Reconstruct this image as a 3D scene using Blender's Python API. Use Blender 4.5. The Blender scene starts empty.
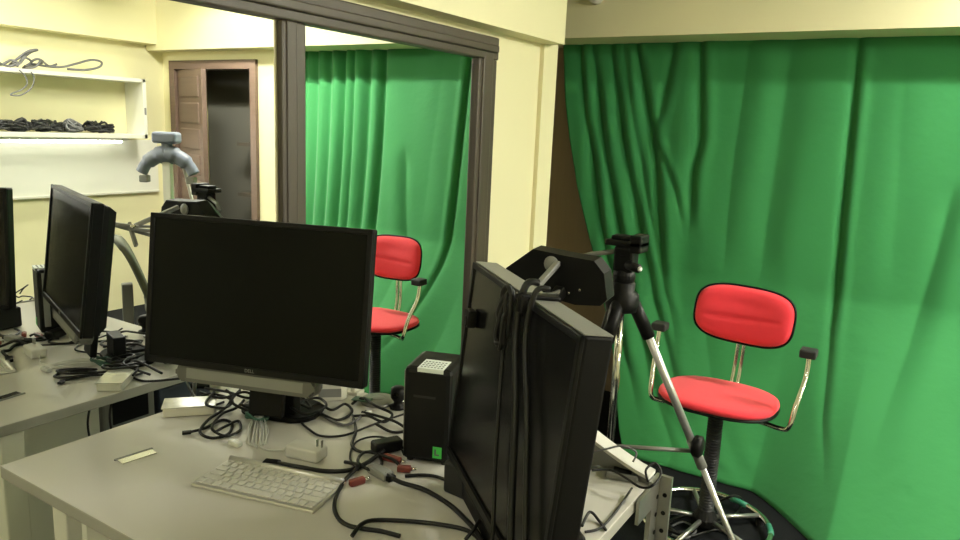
import bpy, bmesh, math, random
from mathutils import Vector, Matrix
random.seed(7)
# ------------------------------------------------------------------ camera
OFF = .27
F_PX = 732.25
CAM = Vector((1.697, 0.0, 1.4762 + OFF))
_y, _p, _r = (math.radians(a) for a in (31.97, 10.99, 2.50))
FWD = Vector((-math.sin(_y)*math.cos(_p), math.cos(_y)*math.cos(_p), -math.sin(_p)))
_R = FWD.cross(Vector((0, 0, 1))).normalized(); _U = _R.cross(FWD)
RGT = _R*math.cos(_r) + _U*math.sin(_r)
UPV = -_R*math.sin(_r) + _U*math.cos(_r)
scene = bpy.context.scene
COL = scene.collection
cd = bpy.data.cameras.new('camera'); cam = bpy.data.objects.new('camera', cd); COL.objects.link(cam)
cd.sensor_width = 36; cd.lens = F_PX/960*36; cd.clip_start = .02
cam.matrix_world = Matrix(((RGT.x, UPV.x, -FWD.x, CAM.x), (RGT.y, UPV.y, -FWD.y, CAM.y), (RGT.z, UPV.z, -FWD.z, CAM.z), (0, 0, 0, 1)))
scene.camera = cam
# ------------------------------------------------------------------ world, exposure, lamps
w = bpy.data.worlds.new('world'); scene.world = w; w.use_nodes = True
w.node_tree.nodes['Background'].inputs[0].default_value = (.9, .9, .8, 1)
w.node_tree.nodes['Background'].inputs[1].default_value = .05
vs = scene.view_settings
vs.view_transform = 'Standard'; vs.look = 'None'; vs.gamma = 1; vs.use_curve_mapping = False
vs.exposure = 0.0
try:
    scene.cycles.max_bounces = 8; scene.cycles.sample_clamp_indirect = 4
except Exception: pass
LAMPS = [  # x, y, downlight power, along, strength of the bare tube
    (2.85, 3.60, 38, 'x', 470), (3.9, 1.9, 24, 'y', 400), (1.3, -0.8, 6, 'x', 42)]
CEIL = 2.75
for lx, ly, pw, ax, ts in LAMPS:
    ld = bpy.data.lights.new('tube_light', 'AREA'); ld.shape = 'RECTANGLE'
    ld.size, ld.size_y = (1.2, .14) if ax == 'x' else (.14, 1.2)
    ld.energy = pw; ld.color = (1, .985, .90)
    lo = bpy.data.objects.new('tube_light', ld); lo.location = (lx, ly, CEIL - .105); COL.objects.link(lo)

def at(px, py, x=None, y=None, z=None, mir=False):
    """the world point that a pixel's ray reaches on a plane x=, y= or z= (mir: seen in the mirror at x=0)"""
    c = CAM.copy(); d = FWD + RGT*((px-480)/F_PX) - UPV*((py-270)/F_PX)
    if mir: c.x = -c.x; d.x = -d.x
    i, v = (0, x) if x is not None else (1, y) if y is not None else (2, z)
    return c + d*((v - c[i])/d[i])
# ------------------------------------------------------------------ materials
def mat(name, color, rough=.6, metal=0, noise=0, nscale=8, bump=0, bscale=60, coat=0, spec=None, emis=None, col2=None, sheen=0, streak=None):
    m = bpy.data.materials.new(name); m.use_nodes = True; nt = m.node_tree; b = nt.nodes['Principled BSDF']
    b.inputs['Base Color'].default_value = (*color, 1); b.inputs['Roughness'].default_value = rough; b.inputs['Metallic'].default_value = metal
    if coat: b.inputs['Coat Weight'].default_value = coat; b.inputs['Coat Roughness'].default_value = .08
    if sheen: b.inputs['Sheen Weight'].default_value = sheen
    if spec is not None: b.inputs['Specular IOR Level'].default_value = spec
    if emis: b.inputs['Emission Color'].default_value = (*emis[0], 1); b.inputs['Emission Strength'].default_value = emis[1]
    tc = nt.nodes.new('ShaderNodeTexCoord'); src = tc.outputs['Object']
    if streak:
        mp = nt.nodes.new('ShaderNodeMapping'); mp.inputs['Scale'].default_value = streak
        nt.links.new(src, mp.inputs['Vector']); src = mp.outputs['Vector']
    if noise or col2:
        n = nt.nodes.new('ShaderNodeTexNoise'); n.inputs['Scale'].default_value = nscale; n.inputs['Detail'].default_value = 4
        nt.links.new(src, n.inputs['Vector'])
        mx = nt.nodes.new('ShaderNodeMix'); mx.data_type = 'RGBA'
        c2 = col2 or tuple(c*(1-noise) for c in color)
        mx.inputs[6].default_value = (*color, 1); mx.inputs[7].default_value = (*c2, 1)
        nt.links.new(n.outputs['Fac'], mx.inputs[0]); nt.links.new(mx.outputs[2], b.inputs['Base Color'])
    if bump:
        n2 = nt.nodes.new('ShaderNodeTexNoise'); n2.inputs['Scale'].default_value = bscale; n2.inputs['Detail'].default_value = 3
        nt.links.new(src, n2.inputs['Vector'])
        bp = nt.nodes.new('ShaderNodeBump'); bp.inputs['Strength'].default_value = bump; bp.inputs['Distance'].default_value = .01
        nt.links.new(n2.outputs['Fac'], bp.inputs['Height']); nt.links.new(bp.outputs['Normal'], b.inputs['Normal'])
    return m
M = dict(
    wall=mat('yellow_paint', (.80, .75, .46), .55, noise=.05, nscale=3, bump=.05, bscale=40),
    ceiling=mat('ceiling_paint', (.82, .79, .58), .7, noise=.04),
    floor=mat('dark_carpet', (.005, .006, .007), .95, noise=.5, nscale=40, bump=.4, bscale=300, spec=.15),
    wood=mat('dark_wood', (.066, .052, .034), .5, col2=(.036, .028, .019), nscale=3, streak=(14, 14, 1), bump=.1, bscale=30),
    panel=mat('brown_panel', (.34, .25, .15), .6, col2=(.28, .20, .12), nscale=3, streak=(14, 14, 1)), woodx=mat('dark_wood_across', (.066, .052, .034), .5, col2=(.036, .028, .019), nscale=3, streak=(14, 1, 14), bump=.1, bscale=30),
    doorwood=mat('door_wood', (.13, .082, .058), .55, col2=(.08, .05, .035), nscale=3, streak=(1, 1, 16)),
    mirror=mat('mirror_glass', (.93, .95, .92), .0, 1),
    green=mat('green_cloth', (.017, .175, .041), .85, noise=.08, nscale=2.5, bump=.25, bscale=14, sheen=.1),
    desk=mat('white_laminate', (.57, .55, .49), .3, noise=.05, nscale=5, bump=.01),
    deskedge=mat('laminate_edge', (.34, .33, .28), .5),
    white=mat('white_plastic', (.62, .61, .55), .35), cream=mat('cream_plastic', (.62, .6, .5), .45),
    offwhite=mat('painted_board', (.8, .79, .68), .5, noise=.04),
    black=mat('black_plastic', (.005, .005, .0045), .48, spec=.14), blackm=mat('matt_black', (.009, .009, .009), .7),
    gloss=mat('screen_glass', (.003, .0035, .003), .22, spec=.08), gloss2=mat('dark_screen', (.004, .004, .004), .25, spec=.25),
    grey=mat('grey_plastic', (.20, .20, .18), .45), greyb=mat('bluegrey_plastic', (.17, .19, .24), .4),
    silver=mat('silver_plastic', (.19, .19, .17), .4, .3), alu=mat('aluminium', (.68, .67, .64), .32, .75),
    chrome=mat('chrome', (.75, .74, .70), .13, 1), steel=mat('galvanised_steel', (.50, .50, .46), .38, .9, noise=.3, nscale=30),
    red=mat('red_fabric', (.80, .028, .045), .85, noise=.1, nscale=30, bump=.25, bscale=700, sheen=.2),
    dred=mat('red_plastic', (.17, .03, .02), .5), rubber=mat('black_rubber', (.012, .012, .012), .6),
    cable=mat('cable_black', (.006, .006, .005), .5, spec=.3), cableg=mat('cable_grey', (.10, .10, .10), .5), cablew=mat('cable_white', (.6, .6, .55), .5),
    cablegr=mat('cable_green', (.03, .10, .06), .5), label=mat('paper_label', (.72, .78, .72), .6), ink=mat('ink', (.08, .1, .09), .7),
    glabel=mat('green_label', (.04, .45, .06), .5), olive=mat('olive_cloth', (.065, .07, .04), .8), blue=mat('dark_blue', (.03, .045, .075), .5),
    clear=mat('clear_wrap', (.62, .62, .54), .12, noise=.1, nscale=20, coat=1, bump=.3, bscale=30),
    lampm=mat('lamp_tube', (1, 1, .95), .4, emis=((1, .985, .9), 6)), fixture=mat('lamp_housing', (.8, .8, .76), .4),
    dark=mat('dark_cloth', (.007, .008, .009), .9), teal=mat('teal_tape', (.03, .2, .12), .5), pcb=mat('pcb_green', (.03, .09, .05), .4))
# ------------------------------------------------------------------ helpers
class MB:
    def __init__(s): s.bm = bmesh.new()
    def box(s, x0, x1, y0, y1, z0, z1, bev=0, mi=0, mtx=None, seg=2):
        r = bmesh.ops.create_cube(s.bm, size=1); vs = r['verts']
        for v in vs: v.co = Vector(((x0+x1)/2 + v.co.x*(x1-x0), (y0+y1)/2 + v.co.y*(y1-y0), (z0+z1)/2 + v.co.z*(z1-z0)))
        fs = list({f for v in vs for f in v.link_faces})
        if bev:
            es = list({e for v in vs for e in v.link_edges})
            rr = bmesh.ops.bevel(s.bm, geom=es, offset=bev, segments=seg, affect='EDGES', profile=.5)
            vs = list({v for f in rr['faces'] for v in f.verts} | {v for v in vs if v.is_valid}); fs = list({f for v in vs for f in v.link_faces})
        for f in fs: f.material_index = mi
        if mtx: 
            for v in vs: v.co = mtx @ v.co
        return s
    def prism(s, pts, h, mtx=None, bev=0):   # outline in XY extruded up h in Z
        vb = [s.bm.verts.new((x, y, 0)) for x, y in pts]; vt = [s.bm.verts.new((x, y, h)) for x, y in pts]
        n = len(pts); fs = [s.bm.faces.new(vb[::-1]), s.bm.faces.new(vt)]
        for i in range(n): fs.append(s.bm.faces.new((vb[i], vb[(i+1) % n], vt[(i+1) % n], vt[i])))
        vs = vb+vt
        if bev:
            es = list(set(fs[0].edges) | set(fs[1].edges))
            rr = bmesh.ops.bevel(s.bm, geom=es, offset=bev, segments=3, affect='EDGES')
            vs = list({v for v in vs if v.is_valid} | {v for f in rr['faces'] for v in f.verts})
        if mtx:
            for v in vs: v.co = mtx @ v.co
        return s
    def tube(s, pts, r, n=8, cyc=False, caps=True):
        pts = [Vector(p) for p in pts]; N = len(pts); rs = r if isinstance(r, (list, tuple)) else [r]*N
        rings = []; prev = None
        for i, p in enumerate(pts):
            a = pts[(i-1) % N] if (cyc or i > 0) else p; b = pts[(i+1) % N] if (cyc or i < N-1) else p
            t = (b-a); t = t.normalized() if t.length > 1e-9 else Vector((0, 0, 1))
            if prev is None:
                u = t.orthogonal().normalized()
            else:
                u = prev - t*prev.dot(t); u = u.normalized() if u.length > 1e-6 else t.orthogonal().normalized()
            prev = u; v = t.cross(u)
            rings.append([s.bm.verts.new(p + (u*math.cos(2*math.pi*k/n) + v*math.sin(2*math.pi*k/n))*rs[i]) for k in range(n)])
        rng = range(N) if cyc else range(N-1)
        for i in rng:
            A, B = rings[i], rings[(i+1) % N]
            off = 0
            if cyc and i == N-1:
                off = min(range(n), key=lambda o: (B[o].co-A[0].co).length)
            for k in range(n): s.bm.faces.new((A[k], A[(k+1) % n], B[(k+1+off) % n], B[(k+off) % n]))
        if caps and not cyc:
            s.bm.faces.new(rings[0][::-1]); s.bm.faces.new(rings[-1])
        return s
    def lathe(s, prof, c=(0, 0, 0), n=24, mtx=None):
        rings = []; vs = []
        for r, z in prof:
            ring = [s.bm.verts.new((c[0]+r*math.cos(2*math.pi*k/n), c[1]+r*math.sin(2*math.pi*k/n), c[2]+z)) for k in range(n)]
            rings.append(ring); vs += ring
        for i in range(len(rings)-1):
            for k in range(n): s.bm.faces.new((rings[i][k], rings[i][(k+1) % n], rings[i+1][(k+1) % n], rings[i+1][k]))
        s.bm.faces.new(rings[0][::-1]); s.bm.faces.new(rings[-1])
        if mtx:
            for v in vs: v.co = mtx @ v.co
        return s
    def build(s, name, mats, parent=None, smooth=False, world=None):
        bmesh.ops.recalc_face_normals(s.bm, faces=s.bm.faces[:])
        me = bpy.data.meshes.new(name); s.bm.to_mesh(me); s.bm.free()
        for m_ in (mats if isinstance(mats, (list, tuple)) else [mats]): me.materials.append(m_)
        if smooth:
            for p in me.polygons: p.use_smooth = True
        o = bpy.data.objects.new(name, me); COL.objects.link(o)
        if parent: o.parent = parent
        return o
def smooth_by_angle(o, ang=40):
    for p in o.data.polygons: p.use_smooth = True
    bm = bmesh.new(); bm.from_mesh(o.data)
    for e in bm.edges:
        if len(e.link_faces) == 2 and e.calc_face_angle(0) > math.radians(ang): e.smooth = False
    bm.to_mesh(o.data); bm.free(); return o
def empty(name, loc, rz=0, label=None, cat=None, group=None):
    o = bpy.data.objects.new(name, None); COL.objects.link(o); o.location = loc; o.rotation_euler.z = rz; o.empty_display_size = .05
    if label: tag(o, label, cat, group)
    return o
def tag(o, label, cat, group=None):
    o['label'] = label; o['category'] = cat
    if group: o['group'] = group
    return o
def struct(o): o['kind'] = 'structure'; return o
def sbox(name, m, *b): return struct(MB().box(*b).build(name, m))
def spline(P, k=8, cyc=False):
    P = [Vector(p) for p in P]; n = len(P); out = []
    g = (lambda i: P[i % n]) if cyc else (lambda i: P[max(0, min(n-1, i))])
    for i in range(n if cyc else n-1):
        a, b, c, d = g(i-1), g(i), g(i+1), g(i+2)
        for j in range(k):
            t = j/k
            out.append(.5*((2*b) + (c-a)*t + (2*a-5*b+4*c-d)*t*t + (-a+3*b-3*c+d)*t**3))
    if not cyc: out.append(P[-1])
    return out
def T(x=0, y=0, z=0): return Matrix.Translation((x, y, z))
def R(a, ax): return Matrix.Rotation(a, 4, ax)
def text_mesh(name, s, size, m, parent, mtx, ext=.0004):
    cu = bpy.data.curves.new(name, 'FONT'); cu.body = s; cu.size = size; cu.extrude = ext; cu.align_x = 'CENTER'; cu.align_y = 'CENTER'
    tmp = bpy.data.objects.new('tmp', cu); COL.objects.link(tmp)
    bpy.context.view_layer.update()
    me = bpy.data.meshes.new_from_object(tmp.evaluated_get(bpy.context.evaluated_depsgraph_get()))
    COL.objects.unlink(tmp); bpy.data.objects.remove(tmp)
    me.transform(mtx); me.materials.clear(); me.materials.append(m)
    o = bpy.data.objects.new(name, me); COL.objects.link(o); o.parent = parent; return o
def rrect(w_, h_, r, n=6):
    pts = []
    for cx, cy, a0 in ((w_/2-r, h_/2-r, 0), (-w_/2+r, h_/2-r, 90), (-w_/2+r, -h_/2+r, 180), (w_/2-r, -h_/2+r, 270)):
        for i in range(n+1):
            a = math.radians(a0 + 90*i/n); pts.append((cx+r*math.cos(a), cy+r*math.sin(a)))
    return pts
# ================================================================== SETTING
W = 4.46; YB = 4.62; YF = -1.6
sbox('floor', M['floor'], -1.3, W+.1, YF-.1, YB+.1, -.1, 0)
sbox('ceiling', M['ceiling'], -1.3, W+.1, YF-.1, YB+.1, CEIL, CEIL+.1)
wl = MB(); wl.box(-.14, 0, YF, 3.31, 0, CEIL)
wl.box(-.01, .022, 3.17, 3.31, 0, CEIL)             # slim pilaster
wl.box(-.01, .1, YF, 3.22, 2.145, CEIL)             # soffit above the mirror
struct(wl.build('wall_left', M['wall']))
sbox('wall_alcove', M['wall'], -1.3, -1.2, 3.31, YB, 0, CEIL)
sbox('wall_back', M['wall'], -1.3, W+.1, YB, YB+.1, 0, CEIL)
sbox('wall_front', M['wall'], -.14, W+.1, YF-.1, YF, 0, CEIL)
sbox('wall_right', M['wall'], W, W+.1, YF, YB, 0, CEIL)
sbox('trim_1', M['wall'], -1.2, W, 4.09, YB, 2.29, CEIL)          # deep beam above the curtain
sbox('trim_2', M['wall'], W-.16, W, YF, 4.09, 2.34, CEIL)        # soffit along the right wall
# back wall right of the curtain, stepping forward round the doorway
YD = 4.25
wb = MB(); wb.box(2.93, 3.2, YD, YB, 0, 2.29); wb.box(4.33, W, YD, YB, 0, 2.29); wb.box(3.2, 4.33, YD, YB, 2.215, 2.29)
struct(wb.build('wall_doorway', M['wall']))
sbox('trim_3', M['panel'], -1.2, .62, YB-.05, YB, 0, 2.29)         # brown panelling behind the curtain's edge
# doorway with brown leaf
d = MB(); d.box(3.2, 3.27, YD-.03, YD+.1, 0, 2.215); d.box(4.26, 4.33, YD-.03, YD+.1, 0, 2.215); d.box(3.27, 4.26, YD-.03, YD+.1, 2.14, 2.215)
df = struct(d.build('door_1', M['doorwood']))
d = MB(); mt = T(4.26, YD+.02, 0) @ R(math.radians(197), 'Z')
d.box(0, .60, -.02, .02, .01, 2.13, mtx=mt)
for i in range(9): d.box(.07, .53, -.028, .028, .12+i*.222, .30+i*.222, bev=.012, mtx=mt)
d.build('door_leaf', M['doorwood'], df)
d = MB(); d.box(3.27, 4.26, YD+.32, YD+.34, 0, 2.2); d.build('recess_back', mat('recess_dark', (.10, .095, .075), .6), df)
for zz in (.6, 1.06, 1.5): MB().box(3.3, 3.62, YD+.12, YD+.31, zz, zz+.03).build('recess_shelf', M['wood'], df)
# ------------------------------------------------------------------ mirror
mr = empty('wall_mirror', (0, .9, .12), 0, 'tall wall mirror in a dark brown wooden frame reflecting curtain and desk', 'mirror')
def mpart(mb, name, m):
    o = mb.build(name, m); o.parent = mr; o.matrix_parent_inverse = mr.matrix_world.inverted(); return o
mr.matrix_world = T(0, .9, .12)
IN0, IN1, ZT = -.75, 2.60, 2.027
def profile_frame(b, o0, o1):  # helper boxes with stepping
    pass
b = MB(); b.box(.0005, .035, IN0-.14, 2.74, ZT, 2.118, bev=.006); b.box(.03, .05, IN0-.1, 2.72, ZT+.028, 2.085, bev=.006); mpart(b, 'frame_top', M['woodx'])
b = MB(); b.box(.0005, .028, 2.60, 2.74, .02, ZT, bev=.006); b.box(.02, .036, 2.625, 2.70, .02, ZT+.03, bev=.006); mpart(b, 'frame_side', M['wood'])
b = MB(); b.box(.0005, .035, IN0-.14, IN0, .02, ZT, bev=.006); mpart(b, 'frame_side', M['wood'])
b = MB(); b.box(.0005, .026, 1.545, 1.640, .15, ZT, bev=.006); b.box(.02, .032, 1.56, 1.60, .15, ZT, bev=.005); mpart(b, 'mullion', M['wood'])
b = MB(); b.box(.0005, .035, IN0, 2.6, .02, .15, bev=.006); mpart(b, 'frame_bottom', M['woodx'])
b = MB(); b.box(.0005, .008, IN0, 1.53, .15, ZT); mpart(b, 'mirror_pane', M['mirror'])
b = MB(); b.box(.0005, .008, 1.645, 2.60, .15, ZT); mpart(b, 'mirror_pane', M['mirror'])
# ------------------------------------------------------------------ ceiling lamps
for i, (lx, ly, pw, ax, ts) in enumerate(LAMPS):
    lab = ['white fluorescent ceiling batten nearest the green curtain', 'white fluorescent ceiling batten halfway along the right wall', 'white fluorescent ceiling batten above the camera side of the room'][i]
    e = empty('ceiling_lamp', (lx, ly, CEIL), 0 if ax == 'x' else math.pi/2, lab, 'lamp', 'fluorescent ceiling battens')
    MB().box(-.64, .64, -.06, .06, -.05, 0, bev=.006).build('housing', M['fixture'], e)
    MB().tube([(-.6, 0, -.075), (.6, 0, -.075)], .018, 12).build('tube', mat('lamp_tube', (1, 1, .95), .4, emis=((1, .985, .9), ts)), e, True)
    for s in (-1, 1): MB().box(s*.6-.02, s*.6+.02, -.025, .025, -.1, -.05).build('tube_holder', M['fixture'], e)
# ================================================================== CURTAIN
def cur_Y(X, z):
    t = max(0, 1 - z/2.3)
    q = max(0, 1 - z/.95)
    f = .16*t + .58*q**1.5*(1 - .6*min(1, max(0, (X-2.1)/.4)))
    if X > 1.08: f += .42*min(1, (X-1.08)/.40)**1.2*q**1.7*(1 - min(1, max(0, (X-2.1)/.4)))
    return 4.40 - f
def px_curve(pts):
    out = []
    for x, y in pts:
        Y = 4.2
        for _ in range(6):
            P = at(x, y, y=Y); Y = cur_Y(P.x, P.z)
        out.append((P.z, P.x))
    return sorted(out)
def interp(c, z):
    if z <= c[0][0]: return c[0][1]
    for (z0, x0), (z1, x1) in zip(c, c[1:]):
        if z <= z1: return x0 + (x1-x0)*(z-z0)/(z1-z0)
    return c[-1][1]
LEFT = px_curve([(564, 48), (566, 100), (570, 140), (577, 185), (588, 235), (600, 290), (612, 350), (618, 430), (622, 500)])
FOLDS = [  # pixel path, width (m), depth (m), fade z range
    ([(636, 48), (643, 95), (651, 138), (655, 170), (657, 210), (663, 280)], .030, .055),
    ([(672, 50), (664, 90), (654, 138)], .028, .04),
    ([(700, 48), (700, 140), (692, 170), (688, 240)], .028, .05),
    ([(655, 140), (675, 190), (684, 240)], .022, .025),
    ([(748, 48), (740, 110), (730, 190), (722, 285)], .06, .03),
    ([(790, 52), (778, 140), (766, 220), (758, 290)], .07, .025),
    ([(858, 48), (852, 110), (841, 220), (830, 330), (822, 420), (818, 520)], .022, .05),
    ([(905, 60), (898, 180), (890, 300)], .08, .015),
    ([(956, 180), (935, 260), (908, 350), (880, 430), (862, 500)], .05, .04),
    ([(580, 52), (584, 110), (594, 180), (606, 260), (620, 340), (640, 430)], .030, .05),
    ([(592, 52), (600, 120), (612, 200), (628, 290), (648, 380), (672, 450)], .030, .05),
    ([(610, 52), (620, 130), (636, 220), (652, 300), (676, 390), (700, 450)], .034, .05),
    ([(623, 52), (634, 130), (648, 210), (664, 290), (680, 370)], .026, .03),
    ([(905, 460), (884, 484), (860, 508)], .02, .022), ([(770, 425), (790, 440), (812, 452)], .05, .014), ([(736, 440), (770, 458), (806, 470)], .06, .016), ([(850, 350), (880, 362), (930, 372)], .10, .008), ([(840, 300), (890, 310), (925, 316)], .12, .007), ([(880, 492), (900, 505), (912, 530)], .04, .03), ([(745, 470), (790, 490), (830, 500)], .06, .016), ([(700, 300), (712, 400), (740, 480)], .05, .03), ([(640, 330), (660, 400), (690, 450), (720, 470)], .04, .04)]
FC = [(px_curve(p), w_, d_) for p, w_, d_ in FOLDS]
EXTRA = [(2.02, .035, .05), (2.16, .05, .05), (2.30, .03, .045), (2.41, .035, .05), (2.56, .04, .045), (2.70, .05, .04), (2.8, .03, .03)]
def cur_disp(X, z):
    d = 0
    for c, w_, dp in FC:
        z0, z1 = c[0][0], c[-1][0]
        sp = max(.02, min(1, (z1-z0)*1.2)); fade = min(1, max(0, (z-z0)/(.25*sp) + (1 if z0 < .1 else 0))) * min(1, max(0, (z1-z)/(.15*sp) + (1 if z1 > 2.1 else 0)))
        if fade <= 0: continue
        t = (X - interp(c, z))/w_
        if abs(t) < 7: d += .62*dp*fade*(math.exp(-abs(t)**1.25) - .42*math.exp(-((t-1.9)/1.3)**2))
    for x0, w_, dp in EXTRA:
        t = (X-x0-.03*math.sin(z*1.6+x0))/w_
        if abs(t) < 7: d += dp*(math.exp(-abs(t)**1.25) - .4*math.exp(-((t-1.9)/1.3)**2))
    low = max(0, 1-z/1.1)
    d += .006*math.sin(7*X+.8*z) + .005*math.sin(17*X-1.2*z+1) + low*.012*math.sin(5*X+7*z) + low*.004*math.sin(17*z+7*X)
    lf = math.exp(-max(0, X-.1)/.35)
    d += lf*.005*math.sin(40*X + 2*z)
    return d
NX, NZ = 300, 130
bm = bmesh.new(); g = []
XR = 2.88
for j in range(NZ+1):
    z = 2.42*(j/NZ); zz = min(z, 2.3); xl = interp(LEFT, z); row = []
    for i in range(NX+1):
        X = xl + (XR-xl)*(i/NX)
        Y = cur_Y(X, zz) + cur_disp(X, zz)*min(1, .35+z/1.5 if z < 1 else 1)
        row.append(bm.verts.new((X, Y, z+.004)))
    g.append(row)
for j in range(NZ):
    for i in range(NX): bm.faces.new((g[j][i], g[j][i+1], g[j+1][i+1], g[j+1][i]))
me = bpy.data.meshes.new('green_curtain'); bm.to_mesh(me); bm.free(); me.materials.append(M['green'])
for p in me.polygons: p.use_smooth = True
cu = bpy.data.objects.new('green_curtain', me); COL.objects.link(cu)
md = cu.modifiers.new('thickness', 'SOLIDIFY'); md.thickness = .003; md.offset = 1
tag(cu, 'large wrinkled green screen curtain hanging under the beam', 'curtain')
# ================================================================== DESK
DZ = 1.01; DA, DB, DY0, DY1 = .11, 1.25, .68, 1.48
dk = empty('desk', (0, 0, 0), 0, 'white laminate desk in front of the mirror carrying monitors and cables', 'desk')
b = MB(); b.box(DA, DB, DY0, DY1, DZ-.028, DZ, bev=.003); o = b.build('desktop', [M['desk'], M['deskedge']], dk)
for p in o.data.polygons:
    if abs(p.normal.z) < .5: p.material_index = 1
MB().box(.30, .318, .74, 1.12, .55, DZ-.03).build('side_panel', M['offwhite'], dk)
for x, y in ((.115, .775), (.115, 1.40), (1.19, .72)): MB().box(x, x+.055, y, y+.055, .0, DZ-.028, bev=.004).build('leg', M['offwhite'], dk)
b = MB(); b.box(1.252, 1.262, 1.43, 1.483, 0, DZ+.012); b.box(1.262, 1.288, 1.473, 1.483, 0, DZ+.012)
b.box(1.255, 1.262, 1.35, 1.432, DZ-.05, DZ+.004)
nf_ = len(b.bm.faces); legb = b; pass
for i in range(22):
    z = DZ-.03-i*.042
    b.lathe([(.005, 0), (.005, .0015)], n=10, mtx=T(1.2645, 1.456, z) @ R(math.pi/2, 'Y'))
    b.lathe([(.005, 0), (.005, .0015)], n=10, mtx=T(1.276, 1.4725, z) @ R(math.pi/2, 'X'))
for i_, f_ in enumerate(b.bm.faces):
    if i_ >= nf_: f_.material_index = 1
leg = b.build('leg', [M['steel'], M['black']], dk); leg['label'] = 'perforated galvanised steel corner leg'
MB().box(.2, 1.2, 1.0, 1.44, .48, .5).build('shelf', M['offwhite'], dk)
b = MB(); b.box(-.014, .014, -.038, .038, 0, .002, bev=.0008, mtx=T(.293, .873, DZ) @ R(-.12, 'Z')); b.build('cable_slot', M['chrome'], dk)
b = MB(); b.box(-.018, -.013, -.042, .042, 0, .003, mtx=T(.293, .873, DZ) @ R(-.12, 'Z')); b.build('slot_edge', M['grey'], dk)
# things on the shelf below the desktop, seen in the mirror
e = empty('equipment_case', (.3, 1.13, .5), 0, 'grey equipment case with a dark window beneath the desk', 'case')
MB().box(0, .28, 0, .17, 0, .455, bev=.008).build('case_body', M['grey'], e)
MB().box(-.004, .002, .03, .145, .335, .425, bev=.002).build('window', M['black'], e)
for i in range(6): MB().box(-.006, .002, .03+i*.018, .042+i*.018, .29, .305, bev=.001).build('button', M['black'], e)
e = empty('storage_box', (.3, 1.315, .5), 0, 'dark blue storage box beneath the desk beside the grey case', 'box')
MB().box(0, .3, 0, .115, 0, .40, bev=.006).build('box_body', M['blue'], e)
MB().box(-.004, .304, -.004, .119, .40, .44, bev=.004).build('lid', M['blue'], e)
# ================================================================== MONITORS
def monitor(name, c, yaw, tilt, w_, h_, label, bar, thick):
    e = empty(name, (c[0], c[1], DZ), yaw, label, 'monitor')
    zc = c[2]-DZ; mt = T(0, 0, zc) @ R(-tilt, 'X')   # local: x right, z up, -y toward the viewer
    bz = .012
    MB().box(-w_/2, w_/2, 0, thick, -h_/2, h_/2, bev=.004, mtx=mt).build('housing', M['black'] if bar else M['silver'] if 0 else M['black'], e)
    b = MB()
    b.box(-w_/2, w_/2, -.006, .001, h_/2-bz, h_/2, bev=.002, mtx=mt); b.box(-w_/2, w_/2, -.006, .001, -h_/2, -h_/2+bz*1.3, bev=.002, mtx=mt)
    b.box(-w_/2, -w_/2+bz, -.006, .001, -h_/2, h_/2, bev=.002, mtx=mt); b.box(w_/2-bz, w_/2, -.006, .001, -h_/2, h_/2, bev=.002, mtx=mt)
    b.build('bezel', M['black'], e)
    MB().box(-w_/2+bz, w_/2-bz, -.0025, .0005, -h_/2+bz*1.3, h_/2-bz, mtx=mt).build('screen', M['gloss'] if bar else M['gloss2'], e)
    return e, mt
mA, mt = monitor('monitor', (.400, 1.110, 1.342), .325, .129, .558, .354, 'widescreen black monitor with silver speaker bar, screen facing the camera', True, .026)
b = MB()
n = 9
for i in range(n-1):   # rear bulge as a tapered block, stepping to a soft curve
    pass
me_pts = [(-.274, -.172), (.274, -.172), (.274, .172), (-.274, .172)]
bb = b.bm; vv = []
for k, (sc, y) in enumerate(((1.0, .024), (.985, .040), (.90, .062), (.68, .074))):
    vv.append([bb.verts.new(mt @ Vector((x*sc, y, z*sc))) for x, z in me_pts])
for k in range(3):
    for i in range(4): bb.faces.new((vv[k][i], vv[k][(i+1) % 4], vv[k+1][(i+1) % 4], vv[k+1][i]))
bb.faces.new(vv[3]); b.build('rear_housing', M['black'], mA)
b = MB(); b.prism(rrect(.36, .042, .016), .04, mtx=mt @ T(-.02, .045, -.354/2-.018) @ R(math.pi/2, 'X'), bev=.006)
b.build('speaker_bar', mat('bar_plastic', (.10, .10, .09), .4, .2), mA)
b = MB(); b.box(-.17, .13, .0038, .0052, -.195-.012, -.195+.012, mtx=mt); b.build('speaker_grille', M['grey'], mA)
b = MB(); b.box(-.045, .045, .074, .093, -.295, .05, bev=.005, mtx=mt); b.build('stand_neck', M['black'], mA)
b = MB(); b.prism(rrect(.20, .13, .045), .014, mtx=T(-.01, .145, .001), bev=.004); b.box(-.045, .045, .10, .135, .012, .08, bev=.004); b.build('stand_base', M['black'], mA)
text_mesh('logo', 'DELL', .011, M['silver'], mA, mt @ T(0, -.0064, -.354/2+.008) @ R(math.pi/2, 'X'))

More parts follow.
